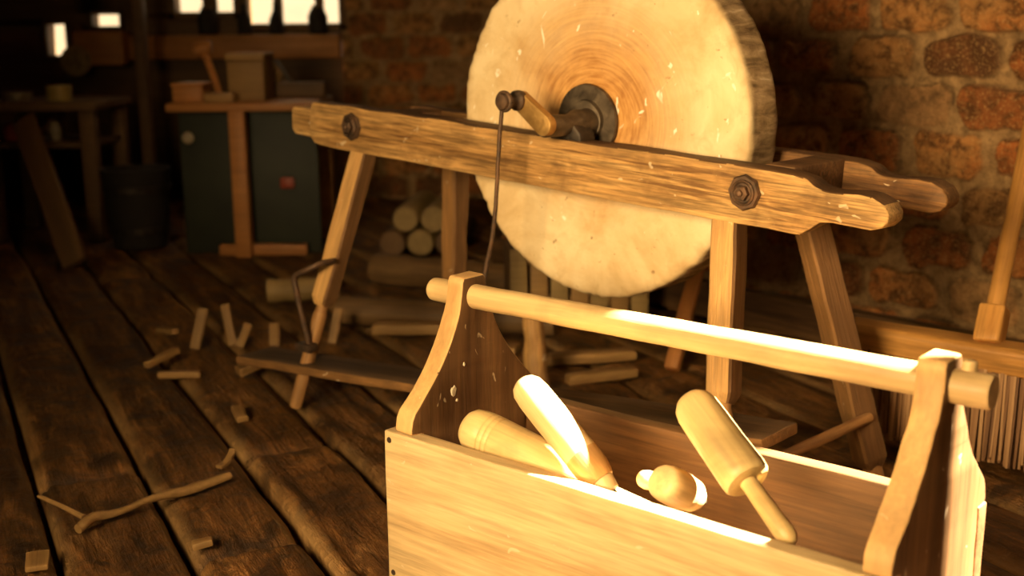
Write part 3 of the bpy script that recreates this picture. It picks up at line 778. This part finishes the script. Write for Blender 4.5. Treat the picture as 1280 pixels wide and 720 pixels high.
# B: long pale chisel handle with brown collar, ferrule and blade
p0, p1 = BV(655, 480, .044), BV(745, 592, .046)
Lb = (p1-p0).length
turned('chisel', 'long pale chisel handle with a brown collar, sloping across the grooved mallet', 'chisel', p0, p1, [
    ('chisel_handle', [(-.006, 0), (-.005, .009), (-.001, .015), (.006, .0192), (.02, .0208), (.05, .0212), (.085, .0207), (Lb-.026, .0205)], M['mallet_pale']),
    ('collar', [(Lb-.028, .0205), (Lb-.024, .0209), (Lb-.006, .0205), (Lb+.004, .0185), (Lb+.010, .016), (Lb+.011, 0)], M['collar']),
    ('ferrule', [(Lb+.009, 0), (Lb+.009, .0135), (Lb+.012, .0145), (Lb+.026, .0115), (Lb+.028, .007), (Lb+.028, 0)], M['mallet_pale']),
    ('blade', [(Lb+.026, 0), (Lb+.026, .0065), (Lb+.05, .0055), (Lb+.10, .006), (Lb+.11, .003), (Lb+.111, 0)], M['iron_dark'])])
# C: knob handle pointing at us
p0, p1 = BV(828, 602, .046), BV(876, 625, .125)
turned('gouge', 'short gouge with a barrel-shaped knob handle pointing out over the toolbox front', 'gouge', p0, p1, [
    ('gouge_handle', [(-.002, 0), (-.0018, .010), (0, .0170), (.004, .0196), (.014, .0209), (.030, .0217), (.044, .0212), (.050, .0200), (.052, .0188), (.055, .0200), (.066, .0190), (.075, .0155), (.080, .011), (.081, 0)], M['mallet_pale']),
    ('blade', [(.080, 0), (.080, .006), (.095, .0055), (.10, .004), (.101, 0)], M['iron_dark'])])
# D: yellow round mallet with thin handle
p0, p1 = BV(862, 499, .108), BV(988, 676, .046)
Ld = (p1-p0).length; hd = Ld*.605
turned('round_mallet', 'yellow round-headed carving mallet standing head up with its thin handle on the toolbox front', 'mallet', p0, p1, [
    ('mallet_head', [(-.004, 0), (-.003, .0085), (.001, .0165), (.008, .0222), (.018, .0245), (.04, .0252), (.07, .0256), (hd-.010, .0262), (hd-.003, .0256), (hd, .0235), (hd+.001, .0105), (hd+.001, 0)], M['mallet_yellow'], .0009),
    ('mallet_handle', [(hd-.002, 0), (hd-.002, .0098), (hd+.008, .0095), (hd+.03, .0102), (Ld-.012, .0112), (Ld-.003, .0100), (Ld+.003, .006), (Ld+.005, 0)], M['mallet_yellow'])])
# E: small handle lower in the box
p0, p1 = BV(804, 598, .10), BV(848, 612, .19)
turned('awl', 'small awl with a round wooden handle, deep in the toolbox behind the gouge', 'awl', p0, p1, [
    ('awl_handle', [(-.002, 0), (-.001, .006), (.003, .0102), (.012, .0115), (.035, .0105), (.055, .008), (.058, .006), (.058, 0)], M['handle']),
    ('spike', [(.057, 0), (.057, .002), (.10, .0012), (.105, 0)], M['iron_dark'])])

# ================================================================== PUSH BROOM
QT = math.radians(49.26)-PI/2
QO = Vector((.622, 1.93, 0)); qa = Vector((math.cos(QT), math.sin(QT), 0)); qu = Vector((-math.sin(QT), math.cos(QT), 0))
QM = Matrix((qa, qu, up)).transposed().to_4x4(); QM.translation = QO
br = thing('push_broom', 'wide wooden push broom with brown bristles, standing by the brick wall', 'broom', QO, QT)
blk = prism([(-.002, .160), (-.002, .196), (.004, .204), (.050, .206), (.058, .199), (.058, .160)], -.065, .42, 'YZ', .004, 3, .03, .0012, 14, 2)
obj('broom_head', blk, M['broom_wood'], br, QM, 50)
def bristles():
    rr = random.Random(5); V_, F_, A_ = [], [], []; k = 0
    for row in range(5):
        x = -.05+.002*row
        while x < .41:
            w = .0013+.0016*rr.random(); y = .004+.011*row+(rr.random()-.5)*.008
            z0 = .003+.020*rr.random()*rr.random()+.006*(math.sin(x*37)+1)*.5; lean = (rr.random()-.5)*.008; ly = -.004+(rr.random()-.5)*.006
            P = [(x, y-w, .165), (x+2*w, y-w, .165), (x+2*w, y+w, .165), (x, y+w, .165)]
            mid_ = [(a+lean*.3, b_+ly*.4, .09) for a, b_, c in P]; bo = [(a+lean, b_+ly, z0) for a, b_, c in P]
            V_ += P+mid_+bo; tone = rr.random()
            for i in range(4):
                j = (i+1) % 4
                F_ += [(k+i, k+4+i, k+4+j, k+j), (k+4+i, k+8+i, k+8+j, k+4+j)]
            F_.append((k+8, k+9, k+10, k+11)); A_ += [(tone, tone, tone, 1)]*12; k += 12
            x += 2*w+.0002+.0006*rr.random()
    o = grid_obj('bristles', np.array(V_), np.array(F_), np.array(A_), 'tone', M['bristle'], Matrix(), None)
    o.data.polygons.foreach_set('use_smooth', np.zeros(len(F_), bool))
    o.parent = br; o.location = (0, 0, 0); o.rotation_euler = (0, 0, 0); return o
bristles()
qs = on_floor(1243, 421, .205)
hdv = on_plane(1284, 188, QO+qu*.20, qu)
hs = QO+qa*((qs-QO).dot(qa))+qu*.032+up*.203
hdir = (hdv-hs).normalized()
sk = box(-.004, .060, -.021, .021, -.019, .019, .005, 3, .02, .001, 30)
obj('socket', sk, M['broom_wood'], br, frame(hs, hdir, z=(qu.x, qu.y, 0)), 50)
obj('broom_handle', lathe(rod_prof(1.25, .0145, .0145, 30, 0, .012), 20, rough=.0007, freq=20), M['broom_wood'], br, frame(hs+hdir*.055, hdir), 50)

# ================================================================== ON THE FLOOR
def floor_lift(p, z): return Vector((p.x, p.y, z))
# forked twig, nearest
tw = tube(curve([floor_lift(on_floor(a, b_), z) for a, b_, z in ((288, 603, .012), (240, 618, .009), (190, 634, .014), (150, 648, .010), (118, 657, .013), (98, 668, .008))], 30), lambda t: .0065+.0015*math.sin(t*9), 10)
roughen(tw, .0012, 60)
tq = on_floor(105, 657)
o = obj('forked_twig', moved(tw, Matrix.Translation(-tq)), M['scrap'], None, Matrix.Translation(tq)); tag(o, 'thin forked twig lying across the floor boards in the left foreground', 'twig')
tw2 = tube(curve([floor_lift(on_floor(a, b_), z) for a, b_, z in ((106, 656, .012), (80, 646, .016), (50, 637, .022))], 12), lambda t: .0045-.0015*t, 8)
obj('side_shoot', moved(tw2, Matrix.Translation(-tq)), M['scrap'], o, Matrix.Translation(tq))
def chip(px, py, L, w, h_, ang, tilt, label, name='wood_scrap', cat='wood scrap', mat='scrap', bend=0, group=None, z=None):
    q_ = on_floor(px, py)
    bm = box(-L/2, L/2, -w/2, w/2, -h_/2, h_/2, min(w, h_)*.25, 2, max(L/6, .006), min(w, h_)*.12, 40, px)
    if bend:
        for v in bm.verts: v.co.z += bend*(v.co.x/L)**2*4*L*.25
    zz = abs(math.sin(tilt))*L/2+h_/2*abs(math.cos(tilt))-.004 if z is None else z
    mt = Matrix.Translation((q_.x, q_.y, zz)) @ Matrix.Rotation(ang, 4, 'Z') @ Matrix.Rotation(-tilt, 4, 'Y')
    return tag(obj(name, bm, M[mat], None, mt), label, cat, group)
chip(284, 582, .045, .012, .007, 1.2, .35, 'small curled wood chip standing on the board just above the twig', 'wood_chip', 'wood chip', bend=.6)
chip(253, 681, .028, .018, .010, .3, .1, 'small square wood chip on the board below the twig', 'wood_chip', 'wood chip')
chip(47, 706, .045, .03, .008, 1.9, .1, 'flat wood chip at the bottom left corner of the floor', 'wood_chip', 'wood chip', z=.006)
chip(300, 521, .055, .022, .012, 2.0, .15, 'stubby wood chip on the boards below the treadle end', 'wood_chip', 'wood chip')
chip(210, 429, .10, .018, .014, -.9, .15, 'slim stick with its lower end on the floor, left of the upright scraps', 'wood_scrap', z=.03)
chip(203, 458, .085, .018, .014, .9, .2, 'slim stick crossing under another stick, leftmost in the scrap heap', 'wood_scrap', z=.02)
chip(225, 470, .09, .02, .014, 0, 0, 'short stick lying flat in front of the crossed sticks', 'wood_scrap', z=.004)
def upright(px, py, px2, py2, w, label):
    q_ = on_floor(px, py, -.004); e = at(px2, py2, q_.y+.03)
    return tag(obj('wood_scrap', box(0, (e-q_).length, -w/2, w/2, -.007, .007, .003, 2, .02, .001, 40, px), M['scrap'], None, frame(q_, e-q_, z=(0, -1, .2))), label, 'wood scrap')
upright(244, 437, 254, 385, .024, 'flat offcut standing upright on the floor, tallest of the scraps by the treadle')
upright(292, 432, 281, 380, .022, 'flat offcut leaning left, second upright scrap from the left')
upright(299, 434, 311, 405, .02, 'short offcut leaning right, beside the left-leaning one')
upright(343, 433, 343, 404, .024, 'short square offcut standing upright just above the treadle board')
upright(415, 430, 424, 385, .022, 'offcut standing upright just right of the front left grindstone leg')
chip(430, 466, .09, .03, .016, .2, .1, 'offcut lying under the treadle board right of the leg', 'wood_scrap')
chip(310, 466, .05, .03, .02, .7, .2, 'small block under the left end of the treadle board', 'wood_scrap')
# pale split log lying behind, wooden bowl
def log(name, px, py, L, r, ang, label, mat='log', z=None, cat='log', group=None):
    q_ = on_floor(px, py); bm = lathe([(0, 0), (0, r*.94), (.006, r)]+[(L*i/8, r*(1+.05*math.sin(i*2.3))) for i in range(1, 8)]+[(L-.006, r), (L, r*.94), (L, 0)], 20, rough=r*.09, freq=18, seed=px)
    return tag(obj(name, bm, M[mat], None, Matrix.Translation((q_.x, q_.y, (r if z is None else z)-.006)) @ Matrix.Rotation(ang, 4, 'Z'), 50), label, cat, group)
log('split_log', 335, 375, .19, .032, .15, 'pale pointed log lying on the floor left of the front left leg')
log('floor_beam', 425, 402, .55, .035, -.25, 'long dim log lying on the floor right of the front left leg', 'rail_dim')
log('floor_beam', 470, 352, .60, .045, -.45, 'thick dim log lying on the floor between the two left legs', 'rail_dim')
chip(545, 415, .30, .06, .025, -.1, .02, 'flat board lying on the floor just left of the toolbox end', 'board', 'board')
chip(725, 452, .24, .05, .022, .12, .03, 'short board lying on the floor behind the toolbox', 'board', 'board')
chip(752, 474, .15, .035, .02, .25, .03, 'small orange board lying on the floor behind the toolbox, nearest of three', 'board', 'board')
chip(605, 440, .16, .05, .02, -.3, .03, 'short brown board lying left of the post behind the toolbox', 'board', 'board')
# stacked firewood seen under the frame
wood_stack = (('leftmost of the three logs at the bottom of the firewood stack', 490, 0, 'bench'), ('middle one of the three logs at the bottom of the firewood stack', 525, 0, 'log'), ('rightmost of the three logs at the bottom of the firewood stack', 560, 0, 'bench'), ('left log of the two on top of the firewood stack', 507, 1, 'log'), ('right log of the two on top of the firewood stack', 543, 1, 'log'))
for i, (lb, px, tier, mt_) in enumerate(wood_stack):
    q_ = at(px, 300, 3.75); r = .043
    bm = lathe([(0, 0), (.0, r*.93), (.006, r), (.2, r*1.02), (.4, r), (.4, 0)], 20, rough=.003, freq=14, seed=i)
    tag(obj('firewood_log', bm, M[mt_], None, Matrix.Translation((q_.x, q_.y, r-.008+tier*.078)) @ Matrix.Rotation(PI/2-.1, 4, 'Z'), 50), lb, 'log', 'stacked firewood')
# slatted crate behind the stone
cr = thing('slatted_crate', 'low crate of upright wooden slats standing behind the grindstone wheel', 'crate', (.115, 2.80, 0), .12)
CM = wm(cr)
for i in range(7):
    x = -.10+i*.05
    obj('slat', box(x-.021, x+.021, -.010, .002, -.003, .19+.006*(i*37 % 3), .002, 2, 0), M['scrap'] if i % 2 else M['log'], cr, CM)
for z in (.04, .15): obj('crate_rail', box(-.115, .225, .003, .02, z, z+.03, .002), M['scrap'], cr, CM)
obj('crate_body', box(-.11, .22, .02, .22, .0, .17, .003), M['bench'], cr, CM)
# turned post and slim stick behind the toolbox
q0 = on_floor(672, 489); q1 = on_plane(662, 345, Vector((0, q0.y+.10, 0)), Vector((0, 1, 0)))
dv = q1-q0; Lp = dv.length
pb_ = tube(curve([Vector((0, 0, 0)), Vector((Lp*.2, .002, .0)), Vector((Lp*.4, -.001, 0)), Vector((Lp*.6, 0, 0)), Vector((Lp*.76, .0, 0))], 24), lambda t: .027-.006*min(1, t*1.4)+.001*math.sin(t*20), 16); roughen(pb_, .001, 40)
tag(obj('wooden_post', pb_, M['leg'], None, frame(q0, dv), 50), 'stout orange-brown wooden post standing just behind the toolbox', 'post')
q0 = on_floor(840, 460); q1 = on_plane(869, 345, Vector((0, q0.y+.12, 0)), Vector((0, 1, 0))); dv = q1-q0
pb_ = box(-.003, dv.length*2.3, -.016, .016, -.012, .012, .004, 2, .05, .0015, 20)
tag(obj('wooden_stick', pb_, M['orange_wood'], None, frame(q0, dv), 50), 'slim orange stick leaning towards the brick wall behind the wheel', 'stick')

# ================================================================== BACK OF THE WORKSHOP
def table(name, label, x0, x1, y0, y1, ht, th, legs, legw, mat_top, mat_leg, rails=True, back=None, group=None):
    t = thing(name, label, 'workbench', ((x0+x1)/2, (y0+y1)/2, 0), 0, group); I = Matrix()
    obj('bench_top', box(x0, x1, y0, y1, ht-th, ht, .004), mat_top, t, I)
    for lx, ly in legs: obj('leg', box(lx-legw/2, lx+legw/2, ly-legw/2, ly+legw/2, -.004, ht-th, .003), mat_leg, t, I)
    return t
YB = 3.72
x0, x1 = at(206, 130, YB).x, at(392, 130, YB).x; zt = at(300, 129, YB).z
lx = at(300, 200, YB+.03).x
bt = table('workbench', 'orange wooden workbench with a dark green panel under its top, left of the grindstone', x0, x1, YB, YB+.42, zt, .026, [(lx, YB+.03), (x0+.03, YB+.38), (x1-.03, YB+.38)], .05, M['orange_wood'], M['orange_wood'])
zl = at(355, 311, YB+.06).z
obj('green_panel', box(x0+.01, x1-.01, YB+.10, YB+.12, zl-.02, zt-.027, .003), M['green'], bt, Matrix())
obj('lower_rail', box(at(275, 310, YB+.05).x, at(384, 310, YB+.05).x, YB+.04, YB+.07, zl-.018, zl+.018, .003), M['orange_wood'], bt, Matrix())
q_ = at(236, 172, YB+.10)
obj('panel_knob', lathe([(0, 0), (0, .016), (.012, .02), (.02, .014), (.022, 0)], 16), M['ceramic'], bt, Matrix.Translation(q_) @ Matrix.Rotation(-PI/2, 4, 'Z'))
q_ = at(360, 228, YB+.10)
obj('red_catch', box(-.022, .022, -.02, .0, -.018, .018, .004), M['red'], bt, Matrix.Translation(q_))
# on the bench: wooden box, hand plane, round-handled saw, offcuts
def bx_thing(name, label, cat, px0, px1, py0, py1, Y, dep, mat, lid=None, rest=None):
    a, b_ = at(px0, py1, Y), at(px1, py0, Y); z0 = rest if rest is not None else a.z
    t = thing(name, label, cat, ((a.x+b_.x)/2, Y+dep/2, z0))
    w = b_.x-a.x; hgt = b_.z-z0; I = wm(t)
    obj('box_body', box(-w/2, w/2, -dep/2, dep/2, 0, hgt*.82, .004), mat, t, I)
    obj('box_lid', box(-w/2-.004, w/2+.004, -dep/2-.004, dep/2+.004, hgt*.83, hgt, .004), lid or mat, t, I)
    return t
bx_thing('wooden_box', 'tall brown lidded box standing on the workbench behind its leg', 'box', 286, 328, 66, 129, YB+.12, .16, M['scrap'], rest=zt)
bx_thing('small_box', 'low orange box at the left end of the workbench', 'box', 216, 252, 104, 130, YB+.05, .14, M['orange_wood'], rest=zt)
# hand plane
hpx = at(345, 100, YB+.2).x
hp_ = thing('hand_plane', 'dark wooden hand plane on the right end of the workbench', 'plane', (hpx+.03, YB+.35, zt)); I = wm(hp_)
obj('plane_body', box(-.10, .11, -.035, .035, 0, .05, .006, 3), M['bench'], hp_, I)
obj('plane_iron', box(-.004, .004, -.022, .022, 0, .10, .001), M['iron_dark'], hp_, I @ Matrix.Translation((0, 0, .04)) @ Matrix.Rotation(-.6, 4, 'Y'))
obj('plane_tote', tube(curve([(-.06, 0, .045), (-.05, 0, .08), (-.07, 0, .105), (-.085, 0, .11)], 12), .013, 10), M['scrap'], hp_, I)
# saw with curved handle lying against the box
a0 = at(254, 61, YB+.25); a1 = at(276, 120, YB+.20)
sw = thing('mallet', 'round-headed mallet leaning on the workbench between two boxes', 'mallet', a1); I = Matrix()
obj('mallet_handle', tube([a1, (a0+a1)/2, a0], .012, 10), M['orange_wood'], sw, I)
obj('mallet_head', lathe([(-.03, 0), (-.03, .02), (-.024, .026), (.024, .026), (.03, .02), (.03, 0)], 18), M['orange_wood'], sw, frame(a0, (1, 0, .2)))
chip_z = zt
q_ = at(262, 124, YB+.03)
tag(obj('bench_offcut', box(-.05, .045, -.02, .02, 0, .03, .004), M['scrap'], None, Matrix.Translation((q_.x+.03, YB+.05, zt))), 'small offcut beside the low orange box on the workbench', 'wood scrap')
# jars and bottles on the sill rail in front of the windows
def jar(name, label, px, Y, base, prof, mat, group=None, lid=None):
    x = at(px, 20, Y).x
    t = thing(name, label, 'jar', (x, Y, base), 0, group); I = wm(t) @ Matrix.Rotation(-PI/2, 4, 'Y')
    obj('jar_body', lathe(prof, 20), mat, t, I)
    top_ = prof[-2] if prof[-1][1] == 0 else prof[-1]
    obj('stopper', lathe([(top_[0]-.004, 0), (top_[0]-.004, top_[1]*.8), (top_[0]+.012, top_[1]*.85), (top_[0]+.014, 0)], 16), lid or M['bench'], t, I)
bott = [(0, 0), (0, .026), (.004, .03), (.06, .03), (.085, .018), (.10, .012), (.125, .012), (.125, 0)]
fat = [(0, 0), (0, .034), (.005, .04), (.07, .042), (.09, .034), (.10, .028), (.105, .028), (.105, 0)]
for px, pf, lb in ((259, fat, 'squat dark jar on the window rail, leftmost'), (305, bott, 'narrow dark bottle on the window rail, second from the left'), (345, bott, 'narrow dark bottle on the window rail, third from the left'), (397, fat, 'squat dark jar on the window rail, rightmost')):
    jar('dark_jar', lb, px, YF-.06, .70, pf, M['dark'], 'jars on the window rail')
# left: dark bench with tins, disc and leaning plank
YL = 4.05
xl0, xl1 = at(-40, 125, YL).x, at(118, 125, YL).x; zl_ = at(50, 128, YL).z
sb_ = table('side_bench', 'dark bench in the gloom at the left edge, tins on it', xl0, xl1, YL, YL+.4, zl_, .03, [(xl0+.04, YL+.04), (xl1-.04, YL+.04), (xl0+.04, YL+.36), (xl1-.04, YL+.36)], .05, M['bench'], M['bench'])
def tin(name, label, px, py, w, hpx_, Y, mat, base=None, cat='tin', grp=None):
    a = at(px, py, Y); r = w/FPX*Y/2; hh_ = hpx_/FPX*Y; z0 = base if base is not None else a.z
    t = thing(name, label, cat, (a.x, Y, z0), 0, grp); I = wm(t) @ Matrix.Rotation(-PI/2, 4, 'Y')
    obj('tin_body', lathe([(0, 0), (0, r*.97), (.003, r), (hh_-.003, r), (hh_, r*.96), (hh_, 0)], 24), mat, t, I)
    obj('tin_lid', lathe([(hh_-.001, 0), (hh_-.001, r*1.03), (hh_+.012, r*1.03), (hh_+.014, r*.9), (hh_+.014, 0)], 24), mat, t, I)
tin('paint_tin', 'squat yellowish tin on the dark left bench', 75, 128, 30, 14, YL+.10, M['yellow'], zl_)
tin('paint_tin', 'low grey tin at the far left end of the dark bench', 22, 128, 36, 6, YL+.12, M['tin'], zl_)
def hung(px, py, w, hpx_, Y, mat, name, label, cat):
    a = at(px, py, Y); r = w/FPX*Y/2; hh_ = hpx_/FPX*Y
    tag(obj(name, lathe([(0, 0), (0, r*.7), (hh_*.2, r), (hh_*.6, r), (hh_*.8, r*.5), (hh_, r*.45), (hh_, 0)], 18), M[mat], None, Matrix.Translation((a.x, Y, a.z-hh_/2)) @ Matrix.Rotation(-PI/2, 4, 'Y')), label, cat)
# shelf under that bench with pots
zs_ = at(60, 176, YL+.1).z
obj('low_shelf', box(xl0+.03, xl1-.03, YL+.02, YL+.34, zs_-.02, zs_, .003), M['bench'], sb_, Matrix())
def pot(px, Y, r, hh_, base, mat, label):
    x = at(px, 150, Y).x; t = thing('stoneware_pot', label, 'pot', (x, Y, base)); I = wm(t) @ Matrix.Rotation(-PI/2, 4, 'Y')
    obj('pot_body', lathe([(0, 0), (0, r*.75), (hh_*.4, r), (hh_*.75, r*.9), (hh_*.85, r*.7), (hh_*.93, r*.75), (hh_*.95, 0)], 20), mat, t, I)
    obj('pot_lid', lathe([(hh_*.94, 0), (hh_*.94, r*.8), (hh_*1.0, r*.5), (hh_*1.04, r*.2), (hh_*1.08, r*.2), (hh_*1.09, 0)], 18), mat, t, I)
pot(112, YL+.10, .026, .085, zs_, M['ceramic'], 'tall cream pot at the right end of the low left shelf')
pot(68, YL+.12, .024, .07, zs_, M['ceramic'], 'small cream pot in the middle of the low left shelf')
pot(12, YL+.12, .028, .06, zs_, M['red'], 'reddish pot at the left end of the low shelf')
# round wooden disc hung on the far wall, plank leaning on the bench, dark tub
a = at(95, 76, 4.9)
dsk = lathe([(0, 0), (0, .05), (-.008, .062), (-.016, .062), (-.02, .056), (-.022, .03), (-.022, 0)], 32)
tag(obj('round_plate', dsk, M['log'], None, Matrix.Translation((a.x, 4.909, a.z)) @ Matrix.Rotation(PI/2, 4, 'Z')), 'round wooden plate hanging at the back under the small window, left of the workbench', 'plate')
q0, q1 = on_floor(95, 330), at(30, 150, YL-.02); dv = q1-q0
tag(obj('leaning_plank', box(-.0, dv.length, -.04, .04, -.012, .012, .004), M['orange_dark'] if 'orange_dark' in M else M['bench'], None, frame(q0, dv, z=(0, -1, .2))), 'dark reddish plank leaning on the left bench', 'plank')
a = at(176, 300, 3.95)
tub = thing('wooden_tub', 'dark wooden tub standing on the floor left of the workbench', 'tub', (a.x, 3.95, 0)); I = wm(tub) @ Matrix.Rotation(-PI/2, 4, 'Y')
obj('tub_body', lathe([(0, 0), (0, .085), (.01, .09), (.26, .115), (.265, .118), (.265, .105), (.06, .085), (.06, 0)], 28), M['dark'], tub, I)
for z, r in ((.06, .0965), (.20, .110)): obj('hoop', lathe([(z-.01, r-.004), (z-.01, r+.003), (z+.01, r+.005), (z+.01, r-.004)], 28, cap=False), M['iron_dark'], tub, I)

# ================================================================== LIGHT
w = bpy.data.worlds.new('daylight'); bpy.context.scene.world = w; w.use_nodes = True
bg = w.node_tree.nodes['Background']; bg.inputs[0].default_value = (1.0, .74, .46, 1); bg.inputs[1].default_value = 1.7
def area(name, loc, target, size, power, col, spread=180):
    l = bpy.data.lights.new(name, 'AREA'); l.energy = power; l.color = col; l.size = size; l.spread = math.radians(spread)
    o = bpy.data.objects.new(name, l); C.objects.link(o); o.location = loc
    o.rotation_euler = (Vector(target)-Vector(loc)).to_track_quat('-Z', 'Y').to_euler(); return o
area('lantern_light', (-.76, .03, .88), (.26, 1.75, .50), .55, 19.5, (1.0, .695, .335), 88)
area('bench_fill', (-.75, 2.75, 1.75), (-.95, 3.9, .35), .25, 1.0, (1.0, .6, .25), 120)  # unseen fill added to brighten the workbench
sun = bpy.data.lights.new('sun', 'SUN'); sun.energy = 150; sun.color = (1, .90, .72); sun.angle = math.radians(.6)
q_ = WP+wd*2.1+wn*.12
area('window_skylight', (q_.x, q_.y, 2.2), (.9, 1.45, .0), .5, 5, (1.0, .74, .42), 110)
so = bpy.data.objects.new('sun', sun); C.objects.link(so)
sdir = ba*.55+bu*.55+up*1.0
so.rotation_euler = sdir.to_track_quat('Z', 'Y').to_euler(); so.location = (4, 1.5, 4)

sc = bpy.context.scene
sc.view_settings.view_transform = 'Standard'
sc.view_settings.exposure = 0
sc.cycles.use_denoising = True
sc.cycles.max_bounces = 6
sc.cycles.sample_clamp_indirect = 6
